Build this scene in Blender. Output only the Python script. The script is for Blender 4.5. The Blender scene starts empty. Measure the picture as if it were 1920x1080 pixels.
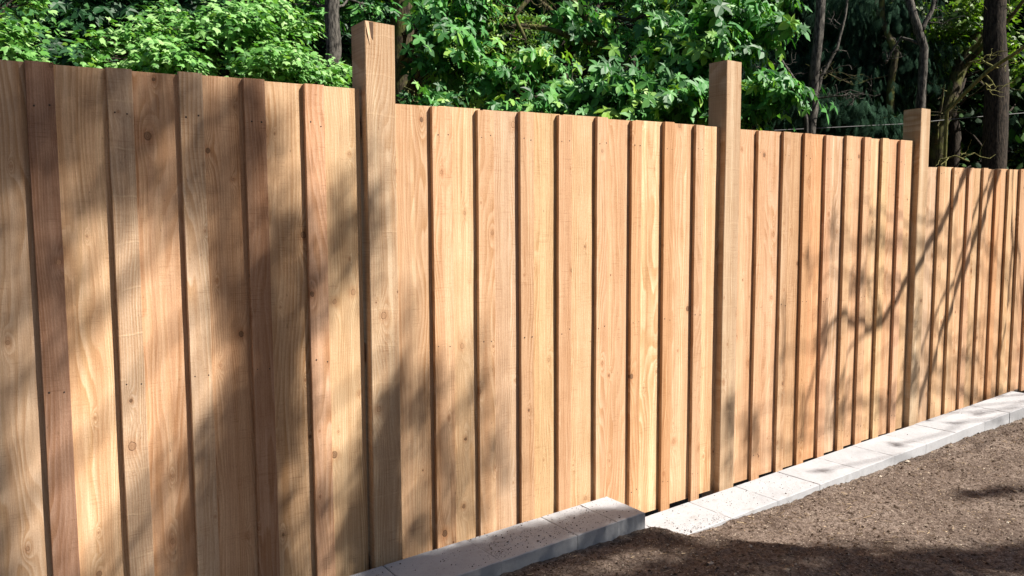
import bpy, math, random
import numpy as np
from mathutils import Vector, Matrix
R = math.radians
SC = bpy.context.scene
COL = SC.collection

# ------------------------------------------------------------------ camera
# X runs along the fence to the right, Y away from the camera through the fence, Z up, ground near z = 0
EYE = 1.77
FPX = 1442.0
_p, _r, _a = R(4.7987), R(-0.24635), R(54.6159)
def _cam_axes():
    fwd = np.array([0, math.cos(_p), -math.sin(_p)]); up = np.array([0, math.sin(_p), math.cos(_p)]); rt = np.array([1., 0, 0])
    rows = np.array([rt*math.cos(_r)+up*math.sin(_r), -rt*math.sin(_r)+up*math.cos(_r), fwd])
    B = np.array([[math.sin(_a), -math.cos(_a), 0], [math.cos(_a), math.sin(_a), 0], [0, 0, 1.]])
    return rows @ B
AX = _cam_axes()
cam = bpy.data.cameras.new("camera")
cam.sensor_width = 36.0
cam.lens = 36.0*FPX/1920.0
cam.clip_start = 0.05
cam.clip_end = 500
camo = bpy.data.objects.new("camera", cam)
COL.objects.link(camo)
camo.matrix_world = Matrix(((AX[0][0], AX[1][0], -AX[2][0], 0), (AX[0][1], AX[1][1], -AX[2][1], 0), (AX[0][2], AX[1][2], -AX[2][2], EYE), (0, 0, 0, 1)))
SC.camera = camo

# ------------------------------------------------------------------ light
U = np.array([0.8, -1.0, 1.35]); U /= np.linalg.norm(U)          # towards the sun
EL = math.asin(U[2])
world = bpy.data.worlds.new("World"); SC.world = world
world.use_nodes = True
nt = world.node_tree
sky = nt.nodes.new("ShaderNodeTexSky"); sky.sky_type = 'NISHITA'; sky.sun_disc = False
sky.sun_elevation = EL
sky.sun_rotation = math.atan2(U[0], U[1])
bg = nt.nodes["Background"]; bg.inputs[1].default_value = 0.05
nt.links.new(sky.outputs[0], bg.inputs[0])
sun = bpy.data.lights.new("sun", 'SUN'); sun.energy = 5.0; sun.angle = R(0.53); sun.color = (1.0, 0.94, 0.87)
suno = bpy.data.objects.new("sun", sun); COL.objects.link(suno)
suno.rotation_euler = Vector(-U).to_track_quat('-Z', 'Y').to_euler()
suno.location = (6, -8, 12)
SC.view_settings.view_transform = 'Standard'
SC.view_settings.look = 'None'
SC.view_settings.gamma = 1.0
SC.view_settings.exposure = 1.08

rng = np.random.default_rng(7)
random.seed(7)

# ------------------------------------------------------------------ helpers
def tag(o, label=None, cat=None, group=None, kind=None):
    if label: o["label"] = label
    if cat: o["category"] = cat
    if group: o["group"] = group
    if kind: o["kind"] = kind
    return o
def empty(name, loc=(0, 0, 0)):
    o = bpy.data.objects.new(name, None); COL.objects.link(o); o.location = loc
    o.empty_display_size = 0.2
    return o
def raw_mesh(name, verts, faces_flat, sizes, smooth=False):
    me = bpy.data.meshes.new(name)
    verts = np.asarray(verts, dtype=np.float32); ff = np.asarray(faces_flat, dtype=np.int32); sizes = np.asarray(sizes, dtype=np.int32)
    me.vertices.add(len(verts)); me.vertices.foreach_set("co", verts.ravel())
    me.loops.add(len(ff)); me.loops.foreach_set("vertex_index", ff)
    me.polygons.add(len(sizes))
    st = np.zeros(len(sizes), dtype=np.int32); st[1:] = np.cumsum(sizes)[:-1]
    me.polygons.foreach_set("loop_start", st); me.polygons.foreach_set("loop_total", sizes)
    me.polygons.foreach_set("use_smooth", np.full(len(sizes), smooth, dtype=bool))
    me.update(calc_edges=True); me.validate()
    return me
def link(name, me, mat, parent=None, loc=None):
    o = bpy.data.objects.new(name, me); COL.objects.link(o)
    if mat and len(me.materials) == 0: me.materials.append(mat)
    if parent is not None: o.parent = parent
    if loc is not None: o.location = loc
    return o
class MB:
    def __init__(s): s.v = []; s.f = []; s.n = 0
    def add(s, vs, fs):
        s.v.extend(vs); s.f.extend([[i+s.n for i in f] for f in fs]); s.n += len(vs)
    def build(s, name, mat, parent=None, loc=None, smooth=False):
        ff = [i for f in s.f for i in f]
        return link(name, raw_mesh(name, s.v, ff, [len(f) for f in s.f], smooth), mat, parent, loc)
def noise_line(n, amp, seed=None, smooth=4):
    a = rng.normal(0, 1, n+2*smooth)
    k = np.ones(smooth*2+1)/(smooth*2+1)
    a = np.convolve(a, k, 'valid')[:n]
    return a*amp*math.sqrt(smooth*2+1)
def sawn_board(x0, x1, y0, y1, z0, z1, bev=0.0018, seg=28, wob=0.0008, bow=0.0, top_slope=0.0):
    """a sawn board: eight-sided section with worn arrises, swept up the length, slightly irregular edges"""
    xs0 = noise_line(seg+1, wob); xs1 = noise_line(seg+1, wob); b = noise_line(seg+1, 0.0006)
    V = []; Fs = []
    for i in range(seg+1):
        t = i/seg; z = z0+(z1-z0)*t
        a, c = x0+xs0[i]+bow*math.sin(math.pi*t), x1+xs1[i]+bow*math.sin(math.pi*t)
        f, g = y0+b[i], y1
        for (px, py) in ((a+bev, f), (c-bev, f), (c, f+bev), (c, g-bev), (c-bev, g), (a+bev, g), (a, g-bev), (a, f+bev)):
            V.append((px, py, z+(top_slope*(px-x0) if i == seg else 0)))
    for i in range(seg):
        for k in range(8):
            k2 = (k+1) % 8
            Fs.append([i*8+k, i*8+k2, (i+1)*8+k2, (i+1)*8+k])
    Fs.append([7, 6, 5, 4, 3, 2, 1, 0]); Fs.append([seg*8+k for k in range(8)])
    return V, Fs
def tube(mb, pts, radii, sides=7, rough=0.0, cap=True):
    P = np.array(pts, float); n = len(P)
    prev = None; base = mb.n; V = []
    for i in range(n):
        d = P[min(i+1, n-1)]-P[max(i-1, 0)]; d /= (np.linalg.norm(d)+1e-9)
        if prev is None:
            a = np.cross(d, [0.31, 0.82, 0.47]); a /= np.linalg.norm(a)
        else:
            a = prev-d*(prev@d); a /= (np.linalg.norm(a)+1e-9)
        prev = a; b = np.cross(d, a)
        for k in range(sides):
            th = 2*math.pi*k/sides
            r = radii[i]*(1+rough*rng.normal())
            V.append(tuple(P[i]+(a*math.cos(th)+b*math.sin(th))*r))
    Fs = []
    for i in range(n-1):
        for k in range(sides):
            k2 = (k+1) % sides
            Fs.append([i*sides+k, i*sides+k2, (i+1)*sides+k2, (i+1)*sides+k])
    if cap:
        Fs.append([k for k in range(sides)][::-1]); Fs.append([(n-1)*sides+k for k in range(sides)])
    mb.add(V, Fs)
def wander(a, b, n, amp, sag=0.0):
    a = np.array(a, float); b = np.array(b, float); L = np.linalg.norm(b-a)
    t = np.linspace(0, 1, n)[:, None]
    P = a+(b-a)*t
    w = np.cumsum(rng.normal(0, 1, (n, 3)), 0); w -= w[0]+(w[-1]-w[0])*t
    P = P+w*amp*L/math.sqrt(n); P[:, 2] -= sag*L*np.sin(np.pi*t[:, 0])
    return P
def W(px, py, dist):
    """world point seen in the direction (px, py) of the photograph at a given horizontal distance"""
    c = np.array([(px-960)/FPX, -(py-540)/FPX, 1.0]); d = AX.T @ c
    d = d/np.hypot(d[0], d[1])*dist
    return np.array([d[0], d[1], d[2]+EYE])

# ------------------------------------------------------------------ node helpers
def new_mat(name):
    m = bpy.data.materials.new(name); m.use_nodes = True
    return m, m.node_tree, m.node_tree.nodes["Principled BSDF"]
class NG:
    def __init__(s, t): s.t = t; s.L = t.links
    def n(s, typ, **kw):
        o = s.t.nodes.new(typ)
        for k, v in kw.items(): setattr(o, k, v)
        return o
    def set(s, sock, v):
        if v is None: return
        if hasattr(v, "is_output") or isinstance(v, bpy.types.NodeSocket): s.L.new(v, sock)
        else: sock.default_value = v
    def math(s, op, a, b=None, c=None, clamp=False):
        o = s.n("ShaderNodeMath", operation=op); o.use_clamp = clamp
        s.set(o.inputs[0], a); s.set(o.inputs[1], b)
        if c is not None: s.set(o.inputs[2], c)
        return o.outputs[0]
    def noise(s, vec, scale, detail=2.0, rough=0.5, dim='3D', dist=0.0):
        o = s.n("ShaderNodeTexNoise"); o.noise_dimensions = dim
        s.set(o.inputs["Vector"], vec); o.inputs["Scale"].default_value = scale
        o.inputs["Detail"].default_value = detail; o.inputs["Roughness"].default_value = rough; o.inputs["Distortion"].default_value = dist
        return o.outputs["Fac"]
    def comb(s, x, y, z):
        o = s.n("ShaderNodeCombineXYZ"); s.set(o.inputs[0], x); s.set(o.inputs[1], y); s.set(o.inputs[2], z); return o.outputs[0]
    def vmath(s, op, a, b=None):
        o = s.n("ShaderNodeVectorMath", operation=op); s.set(o.inputs[0], a)
        if b is not None: s.set(o.inputs[1], b)
        return o.outputs[0]
    def ramp(s, f, lo, hi, a=0.0, b=1.0, smooth=True):
        o = s.n("ShaderNodeMapRange"); o.clamp = True
        if smooth: o.interpolation_type = 'SMOOTHSTEP'
        s.set(o.inputs[0], f); s.set(o.inputs[1], lo); s.set(o.inputs[2], hi); s.set(o.inputs[3], a); s.set(o.inputs[4], b)
        return o.outputs[0]
    def mix(s, f, a, b, mode='MIX'):
        o = s.n("ShaderNodeMix", data_type='RGBA', blend_type=mode)
        s.set(o.inputs[0], f); s.set(o.inputs[6], a); s.set(o.inputs[7], b); return o.outputs[2]
    def cramp(s, f, stops):
        o = s.n("ShaderNodeValToRGB"); e = o.color_ramp.elements
        e[0].position = stops[0][0]; e[0].color = (*stops[0][1], 1); e[1].position = stops[-1][0]; e[1].color = (*stops[-1][1], 1)
        for p, c in stops[1:-1]:
            k = e.new(p); k.color = (*c, 1)
        s.set(o.inputs[0], f); return o.outputs[0]
    def bump(s, h, strength, dist, normal=None):
        o = s.n("ShaderNodeBump"); o.inputs["Strength"].default_value = strength; o.inputs["Distance"].default_value = dist
        s.set(o.inputs["Height"], h)
        if normal is not None: s.set(o.inputs["Normal"], normal)
        return o.outputs[0]

def cedar_material():
    m, t, bs = new_mat("rough_sawn_cedar"); g = NG(t)
    oi = g.n("ShaderNodeObjectInfo"); rnd = oi.outputs["Random"]
    r2 = g.math('FRACT', g.math('MULTIPLY', rnd, 91.7)); r3 = g.math('FRACT', g.math('MULTIPLY', rnd, 517.3))
    tc = g.n("ShaderNodeTexCoord"); sp = g.n("ShaderNodeSeparateXYZ"); g.L.new(tc.outputs["Object"], sp.inputs[0])
    x = g.math('ADD', sp.outputs[0], g.math('MULTIPLY', rnd, 53.0)); z = g.math('ADD', sp.outputs[2], g.math('MULTIPLY', r2, 71.0))
    y = g.math('ADD', g.math('MULTIPLY', sp.outputs[1], 1.0), g.math('MULTIPLY', r3, 13.0))
    # knots
    kv = g.comb(g.math('MULTIPLY', x, 8.5), g.math('MULTIPLY', z, 2.6), 0.0)
    vo = g.n("ShaderNodeTexVoronoi", voronoi_dimensions='2D', feature='F1'); g.L.new(kv, vo.inputs["Vector"]); vo.inputs["Scale"].default_value = 1.0; vo.inputs["Randomness"].default_value = 1.0
    sc = g.n("ShaderNodeSeparateColor"); g.L.new(vo.outputs["Color"], sc.inputs[0])
    pp = g.n("ShaderNodeSeparateXYZ"); g.L.new(vo.outputs["Position"], pp.inputs[0])
    kx = g.math('DIVIDE', g.math('SUBTRACT', g.math('MULTIPLY', x, 8.5), pp.outputs[0]), 8.5)
    kz = g.math('DIVIDE', g.math('SUBTRACT', g.math('MULTIPLY', z, 2.6), pp.outputs[1]), 2.6)
    exist = g.ramp(sc.outputs[0], 0.52, 0.56)
    rad = g.math('MULTIPLY_ADD', g.math('POWER', sc.outputs[1], 2.0), 0.0105, 0.0028)
    d2 = g.math('ADD', g.math('MULTIPLY', kx, kx), g.math('MULTIPLY', g.math('MULTIPLY', kz, kz), 0.62)); d = g.math('SQRT', d2)
    dw = g.math('ADD', d, g.math('MULTIPLY', g.math('SUBTRACT', g.noise(g.comb(x, y, z), 90.0, 2), 0.5), 0.006))
    dn = g.math('DIVIDE', dw, rad)
    # bump of the grain around a knot
    ex = g.math('DIVIDE', g.math('MULTIPLY', kx, kx), g.math('MULTIPLY', g.math('MULTIPLY', rad, rad), 7.0))
    ez = g.math('DIVIDE', g.math('MULTIPLY', kz, kz), g.math('MULTIPLY', g.math('MULTIPLY', rad, rad), 60.0))
    B = g.math('MULTIPLY', g.math('EXPONENT', g.math('MULTIPLY', g.math('ADD', ex, ez), -1.0)), exist)
    # growth rings
    n1 = g.noise(g.comb(g.math('MULTIPLY', x, 5.0), y, g.math('MULTIPLY', z, 0.75)), 1.0, 2.0, 0.5)
    n2 = g.noise(g.comb(g.math('MULTIPLY', x, 22.0), y, g.math('MULTIPLY', z, 3.5)), 1.0, 2.0, 0.55)
    k1 = g.math('MULTIPLY_ADD', r3, 75.0, 18.0)
    ph = g.math('ADD', g.math('MULTIPLY', x, k1), g.math('MULTIPLY', n1, 15.0)); ph = g.math('MULTIPLY_ADD', n2, 0.9, ph); ph = g.math('MULTIPLY_ADD', B, 2.6, ph)
    ring = g.math('FRACT', ph)
    ring = g.math('MULTIPLY', g.ramp(ring, 0.0, 0.8), g.ramp(ring, 0.86, 1.0, 1.0, 0.0))
    rstr = g.noise(g.comb(g.math('MULTIPLY', x, 9.0), y, g.math('MULTIPLY', z, 0.5)), 1.7, 1.0)
    ringm = g.math('MULTIPLY', ring, g.ramp(rstr, 0.3, 0.7, 0.32, 1.0))
    fib = g.noise(g.comb(g.math('MULTIPLY', x, 420.0), g.math('MULTIPLY', y, 420.0), g.math('MULTIPLY', z, 7.0)), 1.0, 3.0, 0.65)
    fib2 = g.noise(g.comb(g.math('MULTIPLY', x, 130.0), g.math('MULTIPLY', y, 90.0), g.math('MULTIPLY', z, 2.2)), 1.0, 3.0, 0.6)
    streak = g.noise(g.comb(g.math('ADD', g.math('MULTIPLY', x, 26.0), g.math('MULTIPLY', B, -0.5)), g.math('MULTIPLY', y, 3.0), g.math('MULTIPLY', z, 0.40)), 1.0, 2.0, 0.5)
    blot = g.noise(g.comb(x, y, z), 5.0, 3.0, 0.6)
    saw = g.noise(g.comb(g.math('MULTIPLY', x, 9.0), y, g.math('MULTIPLY', z, 330.0)), 1.0, 2.0, 0.6)
    sawb = g.noise(g.comb(g.math('MULTIPLY', x, 14.0), y, g.math('MULTIPLY', z, 7.0)), 1.0, 2.0)
    base = g.mix(1.0, oi.outputs["Color"], (1.10, 1.08, 1.14, 1), 'MULTIPLY')
    c = g.mix(g.math('MULTIPLY', g.ramp(streak, 0.50, 0.66), 0.60), base, g.mix(1.0, base, (1.22, 1.32, 1.38, 1), 'MULTIPLY'))
    c = g.mix(g.math('MULTIPLY', g.ramp(streak, 0.46, 0.32), 0.45), c, g.mix(1.0, base, (0.82, 0.72, 0.62, 1), 'MULTIPLY'))
    c = g.mix(g.ramp(blot, 0.35, 0.7, 0.0, 0.40), c, g.mix(1.0, c, (0.84, 0.76, 0.68, 1), 'MULTIPLY'))
    c = g.mix(ringm, c, g.mix(1.0, c, (0.77, 0.67, 0.55, 1), 'MULTIPLY'))
    c = g.mix(g.ramp(fib, 0.35, 0.72, 0.0, 0.50), c, g.mix(1.0, c, (0.62, 0.55, 0.48, 1), 'MULTIPLY'))
    c = g.mix(g.ramp(fib2, 0.40, 0.75, 0.0, 0.38), c, g.mix(1.0, c, (0.74, 0.62, 0.50, 1), 'MULTIPLY'))
    sm = g.math('MULTIPLY', g.ramp(saw, 0.54, 0.68), g.ramp(sawb, 0.48, 0.62))
    c = g.mix(g.math('MULTIPLY', sm, 0.50), c, g.mix(1.0, c, (0.60, 0.50, 0.42, 1), 'MULTIPLY'))
    fz = g.noise(g.comb(g.math('MULTIPLY', x, 230.0), y, g.math('MULTIPLY', z, 120.0)), 1.0, 3.0, 0.75)
    c = g.mix(g.ramp(fz, 0.44, 0.72, 0.0, 0.34), c, g.mix(1.0, c, (0.66, 0.56, 0.46, 1), 'MULTIPLY'))
    c = g.mix(g.ramp(fz, 0.46, 0.30, 0.0, 0.22), c, g.mix(1.0, c, (1.25, 1.3, 1.35, 1), 'MULTIPLY'))
    # widely spaced mill marks, strength in the object colour's alpha
    mz = g.math('FRACT', g.math('MULTIPLY', g.math('ADD', z, g.math('MULTIPLY', g.noise(g.comb(g.math('MULTIPLY', x, 7.0), y, g.math('MULTIPLY', z, 3.0)), 1.0, 2), 0.05)), 5.7))
    mill = g.math('MULTIPLY', g.math('MULTIPLY', g.ramp(mz, 0.0, 0.03), g.ramp(mz, 0.03, 0.075, 1.0, 0.0)), g.ramp(blot, 0.36, 0.5))
    mill = g.math('MULTIPLY', mill, oi.outputs["Alpha"])
    c = g.mix(g.math('MULTIPLY', mill, 0.42), c, (0.72, 0.54, 0.34, 1))
    # knots: ring, heart, halo
    halo = g.math('MULTIPLY', g.ramp(dn, 1.0, 3.4, 0.38, 0.0), exist)
    c = g.mix(halo, c, g.mix(1.0, c, (0.66, 0.44, 0.28, 1), 'MULTIPLY'))
    kc = g.mix(g.ramp(sc.outputs[2], 0.35, 0.8), (0.36, 0.20, 0.105, 1), (0.09, 0.045, 0.022, 1))
    inner = g.math('MULTIPLY', g.ramp(dn, 0.75, 1.1, 1.0, 0.0), exist)
    kr = g.math('SINE', g.math('MULTIPLY', dn, 14.0))
    c = g.mix(g.math('MULTIPLY', inner, g.ramp(sc.outputs[2], 0.2, 0.8, 0.35, 0.85)), c, g.mix(g.ramp(kr, -0.4, 1.0, 0.0, 0.5), kc, (0.42, 0.25, 0.14, 1)))
    edge = g.math('MULTIPLY', g.math('MULTIPLY', g.ramp(dn, 0.78, 0.98), g.ramp(dn, 0.98, 1.2, 1.0, 0.0)), exist)
    c = g.mix(g.math('MULTIPLY', edge, g.ramp(sc.outputs[2], 0.2, 0.8, 0.25, 0.7)), c, (0.10, 0.05, 0.025, 1))
    # pitted small checks and specks
    pk = g.noise(g.comb(g.math('MULTIPLY', x, 70.0), y, g.math('MULTIPLY', z, 26.0)), 1.0, 2.0, 0.7)
    c = g.mix(g.math('MULTIPLY', g.ramp(pk, 0.70, 0.78), 0.55), c, (0.16, 0.085, 0.045, 1))
    g.L.new(c, bs.inputs["Base Color"])
    bs.inputs["Roughness"].default_value = 0.78
    bs.inputs["Specular IOR Level"].default_value = 0.25
    h = g.math('ADD', g.math('MULTIPLY', fib, 0.5), g.math('MULTIPLY', ring, 0.18)); h = g.math('MULTIPLY_ADD', saw, 0.34, h); h = g.math('MULTIPLY_ADD', fz, 0.7, h); h = g.math('MULTIPLY_ADD', fib2, 0.4, h)
    h = g.math('SUBTRACT', h, g.math('MULTIPLY', edge, 0.8)); h = g.math('MULTIPLY_ADD', mill, 0.9, h)
    g.L.new(g.bump(h, 0.75, 0.0016), bs.inputs["Normal"])
    return m

def concrete_material():
    m, t, bs = new_mat("cast_concrete"); g = NG(t)
    oi = g.n("ShaderNodeObjectInfo"); tc = g.n("ShaderNodeTexCoord")
    v = g.vmath('ADD', tc.outputs["Object"], g.comb(g.math('MULTIPLY', oi.outputs["Random"], 31.0), 0.0, 0.0))
    a = g.noise(v, 3.2, 4.0, 0.6); b = g.noise(v, 60.0, 3.0, 0.7); d = g.noise(v, 260.0, 2.0, 0.7)
    c = g.cramp(a, [(0.25, (0.32, 0.325, 0.335)), (0.5, (0.38, 0.385, 0.395)), (0.75, (0.42, 0.425, 0.435))])
    c = g.mix(g.ramp(b, 0.45, 0.75, 0.0, 0.35), c, (0.24, 0.24, 0.24, 1))
    c = g.mix(g.ramp(d, 0.66, 0.74, 0.0, 0.7), c, (0.13, 0.12, 0.11, 1))
    st = g.noise(v, 9.0, 5.0, 0.75)
    c = g.mix(g.ramp(st, 0.56, 0.72, 0.0, 0.45), c, (0.22, 0.20, 0.175, 1))
    c = g.mix(g.math('MULTIPLY', oi.outputs["Random"], 0.12), c, (0.30, 0.30, 0.30, 1))
    g.L.new(c, bs.inputs["Base Color"]); bs.inputs["Roughness"].default_value = 0.88; bs.inputs["Specular IOR Level"].default_value = 0.25
    h = g.math('ADD', g.math('MULTIPLY', b, 0.6), g.math('MULTIPLY', d, 0.6))
    g.L.new(g.bump(h, 0.6, 0.002), bs.inputs["Normal"])
    return m

def soil_material():
    m, t, bs = new_mat("dry_soil"); g = NG(t)
    tc = g.n("ShaderNodeTexCoord"); v = tc.outputs["Object"]
    a = g.noise(v, 2.2, 5.0, 0.65); b = g.noise(v, 42.0, 5.0, 0.75); d = g.noise(v, 190.0, 3.0, 0.7)
    c = g.cramp(a, [(0.3, (0.105, 0.078, 0.062)), (0.5, (0.170, 0.130, 0.105)), (0.7, (0.24, 0.19, 0.155))])
    c = g.mix(g.ramp(b, 0.40, 0.60, 0.80, 0.0), c, (0.050, 0.034, 0.025, 1))
    c = g.mix(g.ramp(d, 0.58, 0.72, 0.0, 0.70), c, (0.42, 0.34, 0.26, 1))
    vo = g.n("ShaderNodeTexVoronoi", feature='F1'); g.L.new(v, vo.inputs["Vector"]); vo.inputs["Scale"].default_value = 85.0
    sc = g.n("ShaderNodeSeparateColor"); g.L.new(vo.outputs["Color"], sc.inputs[0])
    c = g.mix(g.math('MULTIPLY', g.ramp(sc.outputs[0], 0.86, 0.90, 0.0, 0.75), g.ramp(vo.outputs["Distance"], 0.25, 0.45, 1.0, 0.0)), c, (0.42, 0.35, 0.27, 1))
    g.L.new(c, bs.inputs["Base Color"]); bs.inputs["Roughness"].default_value = 0.95; bs.inputs["Specular IOR Level"].default_value = 0.12
    h = g.math('ADD', g.math('MULTIPLY', b, 1.0), g.math('MULTIPLY', d, 0.4)); h = g.math('MULTIPLY_ADD', vo.outputs["Distance"], -0.5, h)
    g.L.new(g.bump(h, 1.0, 0.008), bs.inputs["Normal"])
    return m

def leaf_material(name, stops, rough=0.45, trans=0.28, spec=0.5):
    m, t, bs = new_mat(name); g = NG(t)
    ge = g.n("ShaderNodeNewGeometry"); oi = g.n("ShaderNodeObjectInfo")
    tc = g.n("ShaderNodeTexCoord")
    f = g.math('MULTIPLY_ADD', g.math('SUBTRACT', g.noise(tc.outputs["Object"], 0.9, 2.0), 0.5), 0.9, ge.outputs["Random Per Island"], clamp=True)
    c = g.cramp(f, stops)
    g.L.new(c, bs.inputs["Base Color"]); bs.inputs["Roughness"].default_value = rough; bs.inputs["Specular IOR Level"].default_value = spec
    tr = g.n("ShaderNodeBsdfTranslucent"); g.L.new(g.mix(1.0, c, (1.2, 1.35, 0.45, 1), 'MULTIPLY'), tr.inputs[0])
    mx = g.n("ShaderNodeMixShader"); mx.inputs[0].default_value = trans
    g.L.new(bs.outputs[0], mx.inputs[1]); g.L.new(tr.outputs[0], mx.inputs[2])
    g.L.new(mx.outputs[0], t.nodes["Material Output"].inputs[0])
    return m

def bark_material(name, c0, c1, moss=0.0):
    m, t, bs = new_mat(name); g = NG(t)
    tc = g.n("ShaderNodeTexCoord"); sp = g.n("ShaderNodeSeparateXYZ"); g.L.new(tc.outputs["Object"], sp.inputs[0])
    v = g.comb(sp.outputs[0], sp.outputs[1], g.math('MULTIPLY', sp.outputs[2], 0.25))
    a = g.noise(v, 45.0, 4.0, 0.7); b = g.noise(tc.outputs["Object"], 6.0, 3.0, 0.6)
    c = g.mix(g.ramp(a, 0.35, 0.65), (*c0, 1), (*c1, 1))
    if moss:
        c = g.mix(g.ramp(b, 0.62-0.25*moss, 0.70, 0.0, 0.9), c, (0.13, 0.14, 0.035, 1))
    g.L.new(c, bs.inputs["Base Color"]); bs.inputs["Roughness"].default_value = 0.9; bs.inputs["Specular IOR Level"].default_value = 0.15
    g.L.new(g.bump(a, 0.9, 0.012), bs.inputs["Normal"])
    return m
def plain(name, col, rough=0.8, metal=0.0):
    m, t, bs = new_mat(name); g = NG(t)
    tc = g.n("ShaderNodeTexCoord"); a = g.noise(tc.outputs["Object"], 80.0, 2.0)
    g.L.new(g.mix(g.ramp(a, 0.3, 0.7), (*[c*0.75 for c in col], 1), (*col, 1)), bs.inputs["Base Color"])
    bs.inputs["Roughness"].default_value = rough; bs.inputs["Metallic"].default_value = metal
    return m

CEDAR = cedar_material(); CONC = concrete_material(); SOIL = soil_material()
NAIL = plain("rusty_nail_head", (0.045, 0.03, 0.022), 0.6, 0.3)
BARK = bark_material("grey_brown_bark", (0.016, 0.015, 0.013), (0.13, 0.118, 0.10))
BARKD = bark_material("dark_bark", (0.012, 0.010, 0.008), (0.060, 0.046, 0.034))
BARKM = bark_material("mossy_bark", (0.020, 0.017, 0.010), (0.09, 0.07, 0.045), 0.9)
LEAF_VINE = leaf_material("vine_maple_leaf", [(0.0, (0.03, 0.11, 0.02)), (0.35, (0.10, 0.27, 0.045)), (0.7, (0.21, 0.43, 0.12)), (1.0, (0.36, 0.54, 0.21))], 0.5, 0.30, 0.35)
LEAF_MAPLE = leaf_material("bigleaf_maple_leaf", [(0.0, (0.016, 0.075, 0.016)), (0.45, (0.055, 0.215, 0.045)), (0.8, (0.14, 0.37, 0.085)), (1.0, (0.26, 0.44, 0.06))], 0.5, 0.25, 0.35)
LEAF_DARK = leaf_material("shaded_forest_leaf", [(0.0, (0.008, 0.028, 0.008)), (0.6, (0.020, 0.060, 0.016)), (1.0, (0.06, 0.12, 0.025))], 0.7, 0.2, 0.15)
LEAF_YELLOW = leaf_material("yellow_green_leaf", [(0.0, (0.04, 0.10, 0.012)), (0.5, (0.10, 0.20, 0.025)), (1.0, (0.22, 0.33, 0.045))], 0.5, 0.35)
LEAF_CEDAR = leaf_material("cedar_spray", [(0.0, (0.010, 0.028, 0.016)), (0.6, (0.022, 0.055, 0.032)), (1.0, (0.032, 0.075, 0.040))], 0.85, 0.1, 0.05)  # dark albedo carries the shade over the cedars
LEAF_MAPLE_SHADED = leaf_material("shaded_maple_leaf", [(0.0, (0.008, 0.035, 0.010)), (0.7, (0.022, 0.085, 0.025)), (1.0, (0.06, 0.17, 0.045))], 0.5, 0.2, 0.3)  # maple leaf with deep shade put into its colour
LEAF_SHADE = leaf_material("dense_shade_leaf", [(0.0, (0.02, 0.06, 0.02)), (1.0, (0.05, 0.12, 0.03))], 0.6, 0.0, 0.2)

# ------------------------------------------------------------------ value noise for height fields
def vnoise(X, Y, scale, seed, octv=4, gain=0.5):
    r = np.random.default_rng(seed); out = np.zeros_like(X); amp = 1.0; tot = 0
    for o in range(octv):
        G = r.random((257, 257)); x = X*scale+17.3*o; y = Y*scale+5.1*o
        xi = np.floor(x).astype(int); yi = np.floor(y).astype(int); fx = x-xi; fy = y-yi
        fx = fx*fx*(3-2*fx); fy = fy*fy*(3-2*fy); xi %= 256; yi %= 256
        out += amp*((G[xi, yi]*(1-fx)+G[xi+1, yi]*fx)*(1-fy)+(G[xi, yi+1]*(1-fx)+G[xi+1, yi+1]*fx)*fy)
        tot += amp; amp *= gain; scale *= 2.03
    return out/tot-0.5
def sstep(x, a, b):
    t = np.clip((x-a)/(b-a), 0, 1); return t*t*(3-2*t)

# ================================================================== SETTING
K = 0.02178                                   # the fence and blocks climb gently to the right
def ground_h(X, Y, fine=True):
    far = 1-sstep(Y, 1.2, 2.7)
    base = 0.118+(0.012-0.118)*sstep(X-0.9*(2.88-Y), 2.86, 3.12)
    base = base*(1-far)+far*(0.05*(1-sstep(X, 1.5, 4.5))+0.02)
    base = base+0.030*np.exp(-((X-2.95)/0.10)**2-((Y-2.82)/0.08)**2)
    base = base+sstep(X, 5.5, 8.5)*0.02
    base = np.where((Y > 2.90) & (X > 2.935), base-0.05*sstep(X, 2.935, 3.0), base)
    h = base+0.050*vnoise(X, Y, 0.9, 3, 3)*sstep(2.9-Y, 0.0, 0.9)
    if fine:
        h = h+0.030*vnoise(X, Y, 6.0, 4, 3)+0.022*vnoise(X, Y, 22.0, 5, 4, 0.62)
    h = np.where(Y > 3.12, -0.10-0.03*(Y-3.1)+0.2*vnoise(X, Y, 0.7, 9, 3), h)
    return h
def grid_sheet(name, xs, ys, zf, mat):
    X, Y = np.meshgrid(xs, ys); Z = zf(X, Y); n, m = X.shape
    V = np.stack([X, Y, Z], -1).reshape(-1, 3); idx = np.arange(n*m).reshape(n, m)
    Fq = np.stack([idx[:-1, :-1], idx[:-1, 1:], idx[1:, 1:], idx[1:, :-1]], -1).reshape(-1, 4)
    return link(name, raw_mesh(name, V, Fq.ravel(), np.full(len(Fq), 4), True), mat)
xs = np.concatenate([np.linspace(-120, -3, 20)[:-1], np.linspace(-3, 1.6, 60)[:-1], np.arange(1.6, 7.4, 0.011), np.linspace(7.4, 12, 120), np.linspace(12, 160, 30)[1:]])
ys = np.concatenate([np.linspace(-120, -3, 20)[:-1], np.linspace(-3, 0.9, 60)[:-1], np.arange(0.9, 3.12, 0.011), [3.125, 3.3, 3.6, 4, 5, 6, 7, 8, 10, 12, 15, 20, 30, 50, 80, 150]])
g_ = grid_sheet("ground", xs, ys, ground_h, SOIL); tag(g_, kind="structure")

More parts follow.
